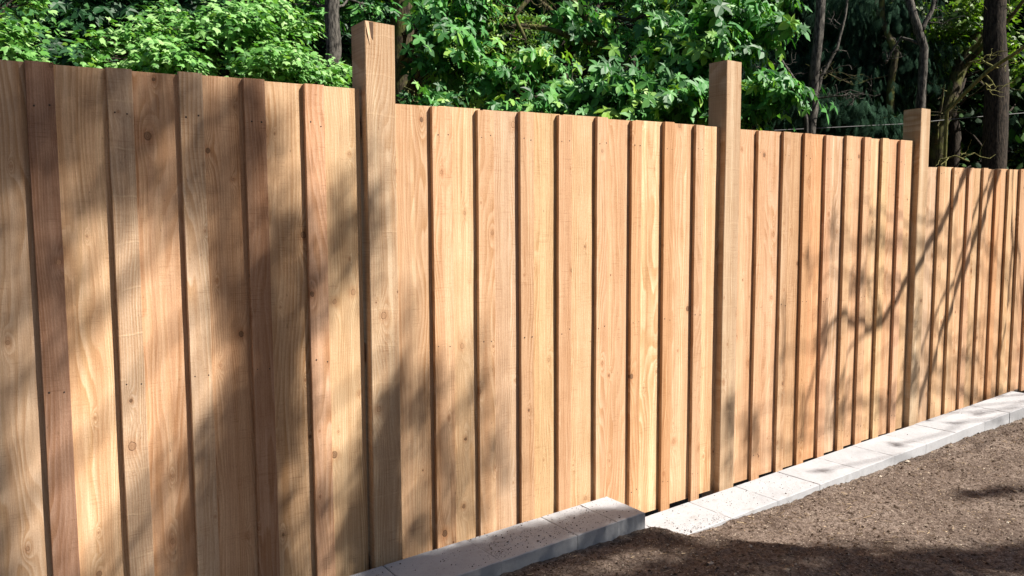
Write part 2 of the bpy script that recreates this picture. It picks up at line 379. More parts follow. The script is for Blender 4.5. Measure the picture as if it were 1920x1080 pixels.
# ================================================================== FENCE
fence = empty("wooden_fence", (4.0, 3.28, 0))
tag(fence, "new cedar board and batten fence with tall posts, stepping down to the right", "fence")
def fchild(name, mb, mat, org, color=None, alpha=0.0):
    o = mb.build(name, mat, fence, (org[0]-4.0, org[1]-3.28, org[2]))
    if color: o.color = (*color, alpha)
    return o
CR = (0.61, 0.435, 0.255); TN = (0.52, 0.345, 0.195); PK = (0.54, 0.36, 0.21); OR = (0.54, 0.325, 0.17)
DK = (0.29, 0.175, 0.108); BR = (0.42, 0.26, 0.15); KH = (0.49, 0.365, 0.23); GY = (0.53, 0.39, 0.25); PC = (0.58, 0.385, 0.225)
YL = (0.57, 0.40, 0.225)
# panels: (x0, x1, top z0, bottom z0, [batten starts], batten widths, batten colours, board colours)
panels = [
 (-0.81, 1.475, 2.340, -0.05, [-0.56, -0.305, -0.052, 0.203, 0.459, 0.711, 0.959, 1.214], [.087]*8,
  [TN, PK, CR, DK, (GY, 0.5), GY, BR, PC], [TN, GY, CR, GY, CR, PK, PK, CR, CR]),
 (1.640, 3.936, 2.286, -0.085, [1.835, 2.090, 2.351, 2.603, 2.875, 3.143, 3.408, 3.679], [.11, .098, .087, .092, .080, .078, .082, .078],
  [PC, PK, PK, TN, PC, OR, OR, PC], [PC, CR, GY, YL, CR, PC, CR, CR, CR]),
 (4.115, 6.310, 2.280, -0.105, [4.286, 4.558, 4.800, 5.055, 5.310, 5.552, 5.804, 6.063], [.085, .080, .083, .085, .083, .09, .085, .085],
  [PC, TN, OR, PK, TN, TN, YL, PC], [PK, PC, TN, OR, GY, PC, CR, PC, CR]),
 (6.535, 8.755, 2.080, -0.105, [6.712, 6.961, 7.232, 7.506, 7.771, 8.026, 8.279, 8.530], [.088]*8,
  [TN, YL, PC, TN, OR, YL, TN, PC], [GY, CR, PK, YL, PC, PK, YL, PC, CR]),
]
def jit(c, a=0.035):
    k = 1+rng.normal(0, a); return tuple(max(0.02, min(0.8, v*k*(1+rng.normal(0, a*0.35)))) for v in c)
FY = 3.230
def dome_nail(mb, x, y, z, r):
    V = [(x, y-0.0012, z)]; n = 8
    for rr, dy in ((r*0.7, -0.0010), (r, 0.0004)):
        for k in range(n):
            th = 2*math.pi*k/n; V.append((x+rr*math.cos(th), y+dy, z+rr*math.sin(th)))
    Fs = [[0, 1+(k+1) % n, 1+k] for k in range(n)]+[[1+k, 1+(k+1) % n, 1+n+(k+1) % n, 1+n+k] for k in range(n)]
    mb.add(V, Fs)
for pi, (x0, x1, tz, bz, bs_, bw, bc, kc) in enumerate(panels):
    # boards behind
    edges = [x0]+[b+0.048 for b in bs_]
    ends = [b+0.030 for b in bs_]+[x1]
    for i, (a, b) in enumerate(zip(edges, ends)):
        org = (a, FY+0.0235, 0)
        mb = MB(); top = tz+K*0.5*(a+b)+rng.normal(0, .0025); bot = bz+(0.032 if pi == 2 else 0.020)+K*a+rng.uniform(-.004, .006)
        mb.add(*sawn_board(0, b-a, 0, 0.018, bot, top, top_slope=K))
        fchild("board", mb, CEDAR, org, jit(kc[i]), 0.0)
    for i, (a, w) in enumerate(zip(bs_, bw)):
        org = (a, FY+rng.uniform(-.001, .001), 0)
        c = bc[i]; al = 0.0
        if len(c) == 2: c, al = c
        mb = MB(); top = tz+K*a+0.002+rng.normal(0, .003); bot = bz+K*a+rng.uniform(-.006, .004)
        mb.add(*sawn_board(0, w, 0, 0.0215, bot, top, bow=rng.normal(0, .0006), top_slope=K))
        o = fchild("batten", mb, CEDAR, org, jit(c), al)
        if pi == 0 and i == 3: o["label"] = "dark red-brown batten"
        for z in (2.205, 1.178, 0.170):
            if z > top-0.03: z = top-0.09
            if z < bot+0.02: continue
            for fx in (0.24, 0.80):
                nm = MB(); dome_nail(nm, 0, 0, 0, rng.uniform(.0030, .0040))
                nm.build("nail", NAIL, o, (w*(fx+rng.normal(0, .03)), -0.0005, z+K*(a-2.5)*0.4+rng.normal(0, .006)))
    for z in (2.205, 1.178, 0.170):
        mb = MB(); mb.add(*sawn_board(0, x1-x0+0.2, 0, 0.038, z-0.045-(0.12 if z > 2 and pi == 3 else 0), z+0.045-(0.12 if z > 2 and pi == 3 else 0), seg=2))
        fchild("rail", mb, CEDAR, (x0-0.1, FY+0.046, 0), TN)
def post(x0, x1, top, split=False):
    org = (x0, 3.208, 0); mb = MB(); w = x1-x0; dpt = 0.145
    V, Fs = sawn_board(0, w, 0, dpt, -0.35, top, bev=0.0035, seg=34, wob=0.0010)
    if split:      # wedge torn out of the near top corner along a drying split
        nv = 8*35
        # cut the top 9 cm: lower the arris vertices to open a splintered notch
        top_ring = range(nv-8, nv)
        V = [list(v) for v in V]
        for k in top_ring: V[k][2] -= 0.002*((V[k][0])/w)
        V = [tuple(v) for v in V]
    mb.add(V, Fs)
    o = fchild("post", mb, CEDAR, org, jit(KH, 0.02), 0.25)
    return o
post(-0.955, -0.815, 2.62)
p1 = post(1.487, 1.632, 2.665, True)
p2 = post(3.928, 4.074, 2.780)
p3 = post(6.320, 6.470, 2.680)
post(8.765, 8.905, 2.45)
# the drying split at the top of the nearest post: a dark tapering check with a pale splinter beside it
SPL = plain("open_split_wood", (0.10, 0.055, 0.03), 0.95)
mb = MB()
mb.add([(0.020, -0.0008, 2.662), (0.042, -0.0008, 2.662), (0.040, -0.0008, 2.585), (0.030, -0.0008, 2.598), (0.020, 0.004, 2.6625), (0.042, 0.004, 2.6625), (0.040, 0.004, 2.584), (0.030, 0.004, 2.597)],
       [[0, 3, 2, 1], [0, 4, 7, 3], [3, 7, 6, 2], [1, 2, 6, 5], [0, 1, 5, 4]])
mb.build("split", SPL, p1)
mb = MB()
mb.add([(0.003, 0.000, 2.664), (0.019, -0.001, 2.664), (0.030, -0.0015, 2.590), (0.024, -0.0005, 2.560), (0.012, -0.0045, 2.610)],
       [[0, 4, 1], [1, 4, 2], [2, 4, 3], [3, 4, 0]])
o = mb.build("splinter", CEDAR, p1); o.color = (0.58, 0.43, 0.27, 0)

# ================================================================== EDGING BLOCKS
def block_mesh(x0, x1, y0, y1, z0, zt, nx=12, ny=9):
    """a cast block: slightly uneven, chipped upper arris, top follows the slope"""
    V = []; Fs = []
    L = x1-x0; xs_ = np.concatenate([[0, .004], np.linspace(.02, L-.02, nx), [L-.004, L]]); ys_ = np.concatenate([[0, .004], np.linspace(.02, y1-y0-.02, ny), [y1-y0-.004, y1-y0]])
    n, m = len(xs_), len(ys_)
    for i, x in enumerate(xs_):
        for j, y in enumerate(ys_):
            e = min(i, n-1-i, 1)*1.0; f = min(j, m-1-j, 1)*1.0
            dz = -0.003*(1-e)-0.003*(1-f)
            if (j <= 1 or i <= 1 or i >= n-2) and rng.random() < 0.12: dz -= rng.uniform(0, .003)
            V.append((x, y+(0.0008*rng.normal() if j == 0 else 0), zt+K*x+dz+0.0004*rng.normal()))
    for i in range(n-1):
        for j in range(m-1):
            Fs.append([i*m+j, (i+1)*m+j, (i+1)*m+j+1, i*m+j+1])
    ring = [i*m for i in range(n)]+[(n-1)*m+j for j in range(1, m)]+[i*m+m-1 for i in range(n-2, -1, -1)]+[j for j in range(m-2, 0, -1)]
    base = len(V)
    for r_ in ring: V.append((V[r_][0], V[r_][1], z0-0.0))
    q = len(ring)
    for k in range(q):
        k2 = (k+1) % q; Fs.append([ring[k2], ring[k], base+k, base+k2])
    return V, Fs
def edging(name, label, joints, y0, y1, zt0, depth):
    o = empty(name, (0.5*(joints[0]+joints[-1]), 0.5*(y0+y1), 0))
    tag(o, label, "kerb")
    for a, b in zip(joints[:-1], joints[1:]):
        mb = MB(); dy = rng.normal(0, .0022); zt = zt0+K*a+rng.normal(0, .0012)
        mb.add(*block_mesh(a+.0007, b-.0007, y0+dy, y1+dy, -depth, zt))
        c = mb.build("block", CONC, o, (a-o.location[0], y0+dy-o.location[1], 0)); 
    return o
edging("block_edging", "raised near row of grey concrete blocks covered in soil crumbs, ending in a step", [-1.25, -0.79, -0.33, 0.13, 0.595, 1.06, 1.523, 1.984, 2.456, 2.728, 2.935], 2.892, 3.200, 0.141, 0.12)
edging("block_edging", "lower pale row of concrete blocks running off along the fence foot to the right", [2.70, 3.14, 3.606, 4.05, 4.50, 4.975, 5.43, 5.89, 6.36, 6.865, 7.33, 7.79, 8.20], 2.852, 3.182, -0.047, 0.25)
edging("block_edging", "bottom row of concrete blocks past the far end of the pale row", [8.21, 8.67, 9.13, 9.59, 10.05], 2.86, 3.19, -0.15, 0.3)

# ================================================================== LEAF TEMPLATES AND FOLIAGE
MAPLE_R = [(0.0, 0.04), (0.34, -0.16), (0.20, 0.12), (0.46, 0.14), (0.72, 0.44), (0.48, 0.40), (0.16, 0.38), (0.24, 0.62), (0.20, 0.80), (0.0, 1.08)]
def maple_template():
    pts = MAPLE_R+[(-x, y) for x, y in MAPLE_R[-2:0:-1]]
    P = np.array([[0.0, 0.30]]+pts); z = -0.30*(P[:, 0]**2)*1.3-0.22*np.clip(P[:, 1]-0.3, 0, 1)**2+0.05
    z[0] = 0.02
    V = np.column_stack([P, z]); n = len(pts)
    F_ = np.array([[0, 1+k, 1+(k+1) % n] for k in range(n)])
    return V, F_
def small_template():
    pts = [(0, 0), (.34, .10), (.42, .48), (.18, .52), (0, 1.0), (-.18, .52), (-.42, .48), (-.34, .10)]
    P = np.array(pts); V = np.column_stack([P, -0.35*P[:, 0]**2]); F_ = np.array([[0, 1, 2], [0, 2, 3], [0, 3, 4], [0, 4, 5], [0, 5, 6], [0, 6, 7]])
    return V, F_
def oval_template():
    pts = [(0, 0), (.28, .35), (.22, .72), (0, 1.0), (-.22, .72), (-.28, .35)]
    P = np.array(pts); V = np.column_stack([P, -0.4*P[:, 0]**2]); F_ = np.array([[0, 1, 2], [0, 2, 3], [0, 3, 4], [0, 4, 5]])
    return V, F_
def spray_template():
    """a flat drooping cedar spray: spine with side fingers"""
    V = []; F_ = []
    def quad(a, b, w0, w1):
        a = np.array(a); b = np.array(b); d = b-a; d = d/np.linalg.norm(d); s = np.array([-d[1], d[0]])
        k = len(V); V.extend([a-s*w0, a+s*w0, b+s*w1, b-s*w1]); F_.extend([[k, k+1, k+2], [k, k+2, k+3]])
    quad((0, 0), (0, 1), .03, .012)
    for t in (0.12, .28, .44, .6, .76, .9):
        for sgn in (-1, 1):
            L = .40*(1-t)+.12
            quad((0, t), (sgn*L*.75, t+L*.75), .032, .012)
    P = np.array(V); Z = -0.35*P[:, 0]**2-0.1*P[:, 1]**2
    return np.column_stack([P, Z]), np.array(F_)
T_MAPLE, T_SMALL, T_OVAL, T_SPRAY = maple_template(), small_template(), oval_template(), spray_template()
def leaves_mesh(name, C, T, N, S, tmpl, mat):
    """C centres, T tip directions, N normals, S sizes"""
    TV, TF = tmpl
    T = T/np.linalg.norm(T, axis=1, keepdims=True)
    N = N-T*np.sum(N*T, 1, keepdims=True); N = N/(np.linalg.norm(N, axis=1, keepdims=True)+1e-9)
    X = np.cross(T, N)
    wv = rng.uniform(0.85, 1.15, (len(C), 1, 1)); cv = rng.uniform(0.3, 2.2, (len(C), 1, 1))
    V = C[:, None, :]+S[:, None, None]*(TV[None, :, 0:1]*wv*X[:, None, :]+TV[None, :, 1:2]*T[:, None, :]+TV[None, :, 2:3]*cv*N[:, None, :])
    nv = len(TV); F_ = (TF[None]+(np.arange(len(C))*nv)[:, None, None]).reshape(-1, 3)
    me = raw_mesh(name, V.reshape(-1, 3), F_.ravel(), np.full(len(F_), 3), False)
    me.materials.append(mat)
    return me
def rvec(n): 
    v = rng.normal(0, 1, (n, 3)); return v/np.linalg.norm(v, axis=1, keepdims=True)
def split(lobes, k, f=0.42):
    """break each big lobe of a crown into smaller leafy boughs so that gaps open between them"""
    out = []
    for c, r, w_ in lobes:
        for i in range(k):
            d = rvec(1)[0]*rng.uniform(.25, 1.0)**.6*.85
            out.append((np.array(c)+d*np.array(r), tuple(np.array(r)*f*rng.uniform(.7, 1.25)*np.array([1.15, 1.15, .75])), w_/k*rng.uniform(.6, 1.4)))
    return out
def foliage(name, lobes, twigs, per, size, tmpl, mat, spread=0.16, droop=0.6, parent=None, shell=0.55, flat=0.8, up=0.9, face=0.45):
    """lobes: (centre, (rx, ry, rz), weight). Leaves sit in rosettes on twigs spread through each lobe."""
    wts = np.array([l[2] for l in lobes], float); wts /= wts.sum()
    cnt = (wts*twigs).astype(int)+1
    CC = []; TT = []; NN = []; SS = []; tw = []
    for (c, r, w_), k in zip(lobes, cnt):
        d = rvec(k); rad = rng.uniform(shell, 1.0, (k, 1))**0.7
        # lumpy surface with hollows
        lump = 1+0.22*np.sin(d[:, :1]*7+c[0]*3)+0.16*np.sin(d[:, 2:]*9+c[1]*5)
        P = np.array(c)+d*rad*lump*np.array(r)
        out = d*np.array([1, 1, .5]); out /= np.linalg.norm(out, axis=1, keepdims=True)
        tw.append(P)
        for i in range(k):
            m = max(2, int(rng.poisson(per)))
            # a twig: leaves in pairs along it, arching down at the tip
            tdir = out[i]+rvec(1)[0]*0.7; tdir[2] -= 0.15; tdir /= np.linalg.norm(tdir)
            t = rng.uniform(-1, 1, (m, 1)); side = rvec(m)
            pos = P[i]+tdir*t*spread*1.3+side*spread*np.array([.55, .55, .55*(1-flat)+.12]); pos[:, 2] -= (t[:, 0]**2)*spread*0.35
            tip = side*np.array([1, 1, .3])+tdir*0.5; tip /= np.linalg.norm(tip, axis=1, keepdims=True)
            tip[:, 2] -= droop*rng.uniform(.5, 1.5, m)
            nn = np.array([0, 0, up])+out[i]*0.3+np.array([.35, -.9, 0])*face+rvec(m)*0.5
            CC.append(pos); TT.append(tip); NN.append(nn); SS.append(size*rng.uniform(.6, 1.2, m)*rng.uniform(.8, 1.15))
    me = leaves_mesh(name, np.concatenate(CC), np.concatenate(TT), np.concatenate(NN), np.concatenate(SS), tmpl, mat)
    return me, tw
def limb_system(mb, trunk_pts, lobes, r0=0.04, twigs=None, subs=5, sides=5, rise=0.25, thin=0.006):
    """limbs from the trunk to every lobe, then twigs out to some of the leaf rosettes"""
    TP = np.array(trunk_pts)
    for li, (c, r, w_) in enumerate(lobes):
        c = np.array(c)
        d = np.hypot(TP[:, 0]-c[0], TP[:, 1]-c[1]); zt = c[2]-rise*np.hypot(TP[0, 0]-c[0], TP[0, 1]-c[1])
        j = int(np.argmin(np.abs(TP[:, 2]-max(zt, TP[0, 2]+0.4)))); a = TP[j]
        P = wander(a, c, 9, 0.10, -0.06); tube(mb, P, np.linspace(r0, r0*.35, 9), sides, 0.06)
        if twigs is not None and len(twigs[li]):
            pick = twigs[li][rng.permutation(len(twigs[li]))[:subs]]
            for q in pick:
                s = P[rng.integers(4, 9)]; Q = wander(s, q, 6, 0.14, -0.05); tube(mb, Q, np.linspace(r0*.32, thin, 6), 4, 0.05, False)
def tree(name, label, base, top, r0, r1, lobes, twigs, per, size, tmpl, leafmat, barkmat, cat="tree", group=None, n=16, wob=0.05, limb=0.04, subs=6, spread=.16, droop=.6, sides=9, crown="crown", mid=None, sp=0, **kw):
    if sp: lobes = split(lobes, sp); subs = 2
    root = empty(name, tuple(base)); tag(root, label, cat, group)
    b = np.array(base, float); off = b.copy()
    if mid is None: P = wander(b, top, n, wob)
    else:
        A = [b]+[np.array(q, float) for q in mid]+[np.array(top, float)]
        P = np.concatenate([wander(A[i], A[i+1], max(3, n//len(A)+1), wob)[(0 if i == 0 else 1):] for i in range(len(A)-1)])
    rr = np.linspace(r0, r1, len(P)); rr[0] *= 1.3
    mb = MB(); tube(mb, P-off, rr, sides, 0.05)
    lo = [(np.array(c)-off, r, w) for c, r, w in lobes]
    if lobes:
        me, tw = foliage(crown, lo, twigs, per, size, tmpl, leafmat, spread=spread, droop=droop, **kw)
        limb_system(mb, P-off, lo, limb, tw, subs)
        link(crown, me, None, root)
    mb.build("trunk", barkmat, root, smooth=True)
    return root
def lob(px, py, dist, rpx, rpy, w=1.0, depth=None):
    k = dist/ (FPX*0.93)
    if py < -5: dist += 1.6
    return (W(px, py, dist), (max(rpx*k, .05), (depth if depth else min(rpx*k, .55)), rpy*k), w*rpx*rpy/1000.0)

# ---------------- near foliage just over the fence, left
tree("maple_tree", "bright small-leaved vine maple behind the left end of the fence", (2.2, 7.4, -.2), W(430, -60, 7.6), .06, .02,
     [lob(180, 105, 7.2, 25, 35), lob(265, 75, 7.3, 50, 35), lob(330, 120, 7.0, 90, 50), lob(350, 50, 7.6, 70, 40), lob(430, 70, 7.2, 90, 60), lob(500, 40, 7.5, 70, 32),
      lob(555, 105, 7.1, 55, 45), lob(470, 140, 6.9, 110, 45), lob(620, 135, 7.3, 45, 28), lob(600, 160, 7.0, 70, 26), lob(240, 150, 6.9, 90, 30)],
     800, 13, .070, T_SMALL, LEAF_VINE, BARKD, sp=5, limb=.014, subs=6, spread=.13, mid=[W(440, 330, 7.5)])
tree("maple_tree", "pale green vine maple reaching into the top left corner", (-.8, 7.0, -.2), W(-60, -120, 7.2), .06, .02,
     [lob(10, 60, 7.0, 40, 60), lob(60, 100, 6.8, 35, 22), lob(-40, 120, 6.9, 60, 60), lob(20, 115, 6.8, 45, 20), lob(50, -5, 7.4, 30, 20)],
     190, 12, .070, T_SMALL, LEAF_VINE, BARKD, sp=5, limb=.012, subs=6, spread=.13)
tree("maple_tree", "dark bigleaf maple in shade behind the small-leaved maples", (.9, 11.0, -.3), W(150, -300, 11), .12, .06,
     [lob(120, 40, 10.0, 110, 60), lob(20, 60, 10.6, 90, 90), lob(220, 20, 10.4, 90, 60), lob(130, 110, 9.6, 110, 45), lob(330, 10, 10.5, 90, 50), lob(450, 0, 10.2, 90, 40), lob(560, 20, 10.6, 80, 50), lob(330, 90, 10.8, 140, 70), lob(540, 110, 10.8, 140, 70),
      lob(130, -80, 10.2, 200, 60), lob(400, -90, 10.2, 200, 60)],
     620, 8, .16, T_MAPLE, LEAF_MAPLE_SHADED, BARKD, limb=.03, sp=3, spread=.24)
tree("maple_tree", "bark-lit trunk standing just left of the nearest post", (*W(632, 200, 8.9)[:2], -.3), W(626, -250, 9.1), .10, .075,
     [lob(580, 10, 9.6, 40, 30), lob(690, 10, 9.6, 30, 30), lob(600, -120, 8.8, 220, 70), lob(680, -60, 8.6, 110, 40)], 230, 7, .15, T_MAPLE, LEAF_MAPLE, BARK, wob=.02, limb=.02, spread=.2, sides=11)
# ---------------- big trunk and bigleaf maple in the middle
tree("maple_tree", "thick dark mossy trunk just right of the nearest post, with drooping dark leaves", (*W(752, 190, 9.6)[:2], -.3), W(742, -420, 9.8), .17, .13,
     [lob(820, 40, 8.6, 35, 30), lob(845, 80, 8.4, 55, 30), lob(880, 30, 8.6, 80, 35), lob(810, 105, 8.6, 28, 20), lob(810, 175, 8.2, 35, 14), lob(775, 190, 8.0, 25, 8), lob(900, 100, 8.6, 40, 20), lob(850, -60, 8.8, 200, 60), lob(960, -20, 8.7, 80, 30)],
     190, 8, .135, T_MAPLE, LEAF_MAPLE, BARKM, sp=4, face=.8, up=.6, wob=.015, limb=.035, spread=.2, droop=1.0, sides=12)
tree("maple_tree", "bigleaf maple with crooked dark limbs behind the middle of the fence", (*W(1120, 300, 9.4)[:2], -.3), W(1085, -360, 10.2), .13, .08,
     [lob(950, 150, 8.4, 60, 28), lob(1010, 120, 8.6, 60, 30), lob(870, 130, 8.6, 40, 18), lob(1060, 30, 9.4, 90, 35), lob(1150, 70, 9.0, 70, 40), lob(1180, 150, 7.7, 70, 35, 1.6), lob(1100, 165, 7.6, 60, 25, 1.8), lob(1250, 60, 9.0, 80, 45), lob(1270, 180, 7.4, 60, 30, 2.0), lob(1200, 210, 7.3, 60, 14, 3.5), lob(1000, 195, 7.6, 70, 12, 3), lob(1290, 120, 7.6, 40, 25, 1.6),
      lob(1100, -70, 9.0, 260, 60)],
     360, 8, .138, T_MAPLE, LEAF_MAPLE, BARKD, sp=4, face=.8, up=.6, wob=.06, limb=.04, subs=5, spread=.2, droop=1.1)
tree("maple_tree", "bigleaf maple whose bright drooping boughs hang behind the second post", (*W(1400, 320, 8.6)[:2], -.3), W(1350, -300, 8.8), .09, .06,
     [lob(1330, 40, 7.9, 70, 45), lob(1400, 20, 7.9, 60, 30), lob(1300, 110, 7.8, 60, 45), lob(1370, 90, 7.7, 70, 35), lob(1440, 60, 7.8, 35, 18), lob(1410, 160, 7.5, 50, 28), lob(1455, 175, 7.4, 42, 18), lob(1400, 210, 7.5, 35, 18), lob(1300, 190, 7.2, 50, 30, 1.8), lob(1340, -60, 8.0, 160, 45), lob(1445, -10, 7.9, 30, 25)],
     300, 8, .14, T_MAPLE, LEAF_MAPLE, BARKD, sp=4, face=.8, up=.6, limb=.02, subs=6, spread=.17, droop=1.2)
# ---------------- yellow-green understorey seen between the maple leaves
tree("understorey_shrub", "mottled yellow-green shrub showing between the dark maple limbs", (*W(980, 200, 12)[:2], -.3), W(980, 40, 12), .05, .02,
     [lob(860, 150, 12.2, 90, 70), lob(960, 100, 12.4, 110, 80), lob(1080, 90, 12.2, 110, 80), lob(1000, 180, 11.6, 140, 50), lob(1180, 180, 11.2, 120, 60), lob(1120, 215, 11.0, 120, 20), lob(1240, 100, 12.6, 110, 90)],
     1100, 10, .075, T_OVAL, LEAF_YELLOW, BARKD, "shrub", limb=.015, spread=.2, subs=5)
# ---------------- crooked bare limbs crossing the middle
def bare(name, label, paths, mat, cat="tree", twigs=0, tl=0.5):
    base = np.array([paths[0][0][0][0], paths[0][0][0][1], -.3]); root = empty(name, tuple(base)); tag(root, label, cat)
    for k, (pts, r0, r1) in enumerate(paths):
        mb = MB(); A = [np.array(p) for p in pts]
        P = np.concatenate([wander(A[i], A[i+1], 6, .012 if k == 0 else .035)[(0 if i == 0 else 1):] for i in range(len(A)-1)])
        tube(mb, P-base, np.linspace(r0, r1, len(P)), 9 if r0 > .05 else 6, .07)
        for q in range(twigs if k else 0):
            s = P[rng.integers(2, len(P))]; d = rvec(1)[0]; d[2] = abs(d[2])*.3
            e = s+d*tl*rng.uniform(.5, 1.3); Q = wander(s, e, 7, .2, .05); tube(mb, Q-base, np.linspace(min(r1, .008), .002, 7), 4, .05, False)
            for _ in range(2):
                s2 = Q[rng.integers(2, 6)]; e2 = s2+rvec(1)[0]*tl*.4; tube(mb, wander(s2, e2, 5, .2)-base, np.linspace(.004, .0015, 5), 4, 0, False)
        mb.build("trunk" if k == 0 else "branch", mat, root, smooth=True)
    return root
bare("leaning_tree", "leaning mossy limb tree crossing behind the maple leaves right of the first post",
     [([W(1330, 330, 9.3), W(1120, 60, 9.0), W(1000, -90, 9.2)], .055, .03), ([W(1150, 90, 9.0), W(1030, 55, 8.9), W(930, 50, 8.9)], .035, .03), ([W(930, 50, 8.9), W(870, 80, 8.8), W(770, 125, 8.8)], .03, .02),
      ([W(1010, -20, 8.8), W(965, 30, 8.7), W(985, 75, 8.7)], .03, .018), ([W(1060, 40, 9.0), W(1010, 0, 9.1), W(1005, -60, 9.2)], .03, .02), ([W(900, 130, 8.7), W(905, 165, 8.7)], .018, .012)], BARKM, twigs=5, tl=.6)
# ---------------- right: dark cedars and bare trunks
def cedar(label, px, dist, r0, lobes, twigs, top_px=None, grp="dark cedars behind the right half of the fence"):
    b = W(px, 260, dist); b[2] = -.3
    return tree("cedar_tree", label, b, W(top_px or px, -700, dist), r0, r0*.6, lobes, twigs*2, 12, .15, T_SPRAY, LEAF_CEDAR, BARKD, "tree", grp, wob=.02, limb=.03, spread=.22, droop=2.2, up=.1, face=.5, sp=5)
cedar("dark cedar with hanging sprays between the second post and the slim alder trunk", 1460, 13.0, .16, [lob(1440, 60, 12.6, 70, 90), lob(1500, 150, 12.6, 90, 90), lob(1420, 190, 12.8, 80, 80), lob(1480, -30, 12.5, 120, 60), lob(1380, 120, 13.0, 90, 100)], 520)
cedar("dark blue-green cedar with hanging sprays just left of the third post", 1640, 12.5, .17, [lob(1580, 60, 12.0, 90, 80), lob(1600, 180, 11.8, 90, 70), lob(1650, 100, 12.0, 80, 90), lob(1560, 220, 11.4, 90, 40), lob(1640, 220, 11.6, 70, 40), lob(1620, -30, 12.2, 120, 50)], 620)
cedar("dark cedar standing at the right edge of the picture", 1860, 15.0, .30, [lob(1800, 120, 15.2, 70, 70), lob(1880, 200, 14.8, 110, 60), lob(1940, 80, 15.0, 80, 110), lob(1760, 240, 15, 60, 50), lob(1820, -10, 15.2, 120, 50)], 330, 1885)
bare("alder_tree", "slim grey-barked alder rising between the second and third posts, left of the bare crooked one",
     [([(*W(1522, 330, 9.0)[:2], -.3), W(1520, 230, 9.0), W(1532, 90, 9.0), W(1545, -60, 9.1), W(1540, -400, 9.3)], .062, .045), ([W(1528, 180, 9.0), W(1570, 90, 9.1), W(1590, -20, 9.2)], .022, .012), ([W(1527, 185, 9.0), W(1570, 180, 8.9), W(1620, 175, 8.9)], .010, .004)], BARK, twigs=7, tl=.45)
bare("alder_tree", "crooked dark-barked alder rising right behind the third post",
     [([(*W(1722, 330, 10.5)[:2], -.3), W(1726, 210, 10.5), W(1733, 90, 10.5), W(1715, 35, 10.5), W(1695, -40, 10.6), W(1690, -400, 10.8)], .055, .04), ([W(1728, 60, 10.5), W(1750, 10, 10.6), W(1760, -50, 10.7)], .03, .02), ([W(1730, 85, 10.5), W(1690, 70, 10.6), W(1660, 120, 10.6)], .018, .010)], BARK, twigs=4, tl=.5)
bare("alder_tree", "dead slanting grey sapling leaning behind the maple boughs at the second post",
     [([(*W(1512, 330, 8.4)[:2], -.3), W(1512, 225, 8.4), W(1490, 150, 8.4), W(1440, 75, 8.4), W(1430, 40, 8.5)], .024, .010), ([W(1480, 130, 8.4), W(1455, 118, 8.4), W(1440, 112, 8.4)], .008, .004)], BARK, twigs=3, tl=.3)
bare("alder_tree", "twisted thin trunk with mossy bark in front of the cedar left of the third post",
     [([(*W(1670, 330, 11.4)[:2], -.3), W(1668, 210, 11.4), W(1672, 140, 11.4), W(1680, 100, 11.4), W(1655, 40, 11.5), W(1650, -100, 11.5)], .06, .03), ([W(1672, 140, 11.4), W(1600, 160, 11.2), W(1510, 120, 11)], .012, .004)], BARKM, twigs=6, tl=.7)
bare("leaning_tree", "dark leaning trunk slanting up to the right beyond the third post",
     [([(*W(1740, 340, 12.0)[:2], -.3), W(1760, 240, 12.0), W(1800, 130, 12.2), W(1850, 40, 12.4), W(1900, -60, 12.6)], .11, .08), ([W(1800, 130, 12.2), W(1870, 60, 12.0), W(1930, -10, 12.0)], .04, .02), ([W(1755, 270, 11.9), W(1765, 200, 11.8), W(1772, 150, 11.8)], .02, .01)], BARKM, twigs=6, tl=.8)
bare("leaning_tree", "thin yellow-mossed branch tree arching across the far right",
     [([(*W(1770, 340, 11.0)[:2], -.3), W(1775, 210, 11.0), W(1850, 135, 10.8), W(1925, 85, 10.6), W(1990, 40, 10.5)], .024, .02), ([W(1862, 125, 10.8), W(1840, 112, 10.9), W(1815, 118, 11.0)], .014, .008), ([W(1845, 138, 10.8), W(1858, 150, 10.8), W(1866, 163, 10.8)], .012, .006), ([W(1762, 300, 10.9), W(1790, 292, 10.9), W(1818, 303, 10.9)], .012, .008)], bark_material("yellow_mossed_bark", (0.10, 0.10, 0.03), (0.26, 0.24, 0.09), .6), twigs=3, tl=.5)
tree("fir_tree", "thick straight dark fir trunk at the far right", (*W(1866, 320, 11.6)[:2], -.3), W(1882, -700, 12.0), .145, .12,
     [lob(1880, 60, 15.5, 70, 60), lob(1910, 250, 15.6, 50, 30), lob(1800, 250, 15.6, 50, 30), lob(1790, 180, 15.6, 40, 60)], 160, 9, .10, T_OVAL, LEAF_DARK, BARKD, wob=.01, sides=14, limb=.02, spread=.3)
tree("maple_tree", "light yellow-green maple leafage at the top right", (*W(1790, 320, 13)[:2], -.3), W(1775, -300, 13.2), .09, .06,
     [lob(1730, 30, 12.4, 60, 25), lob(1800, 40, 12.4, 80, 35), lob(1880, 20, 12.6, 70, 30), lob(1860, 75, 12.5, 60, 22), lob(1780, 90, 12.6, 45, 25), lob(1700, 60, 12.8, 40, 30), lob(1900, 130, 12.8, 40, 25), lob(1780, 150, 15, 40, 40), lob(1905, 275, 14.6, 30, 20)],
     300, 8, .10, T_SMALL, LEAF_YELLOW, BARKD, limb=.015, sp=4, spread=.2)
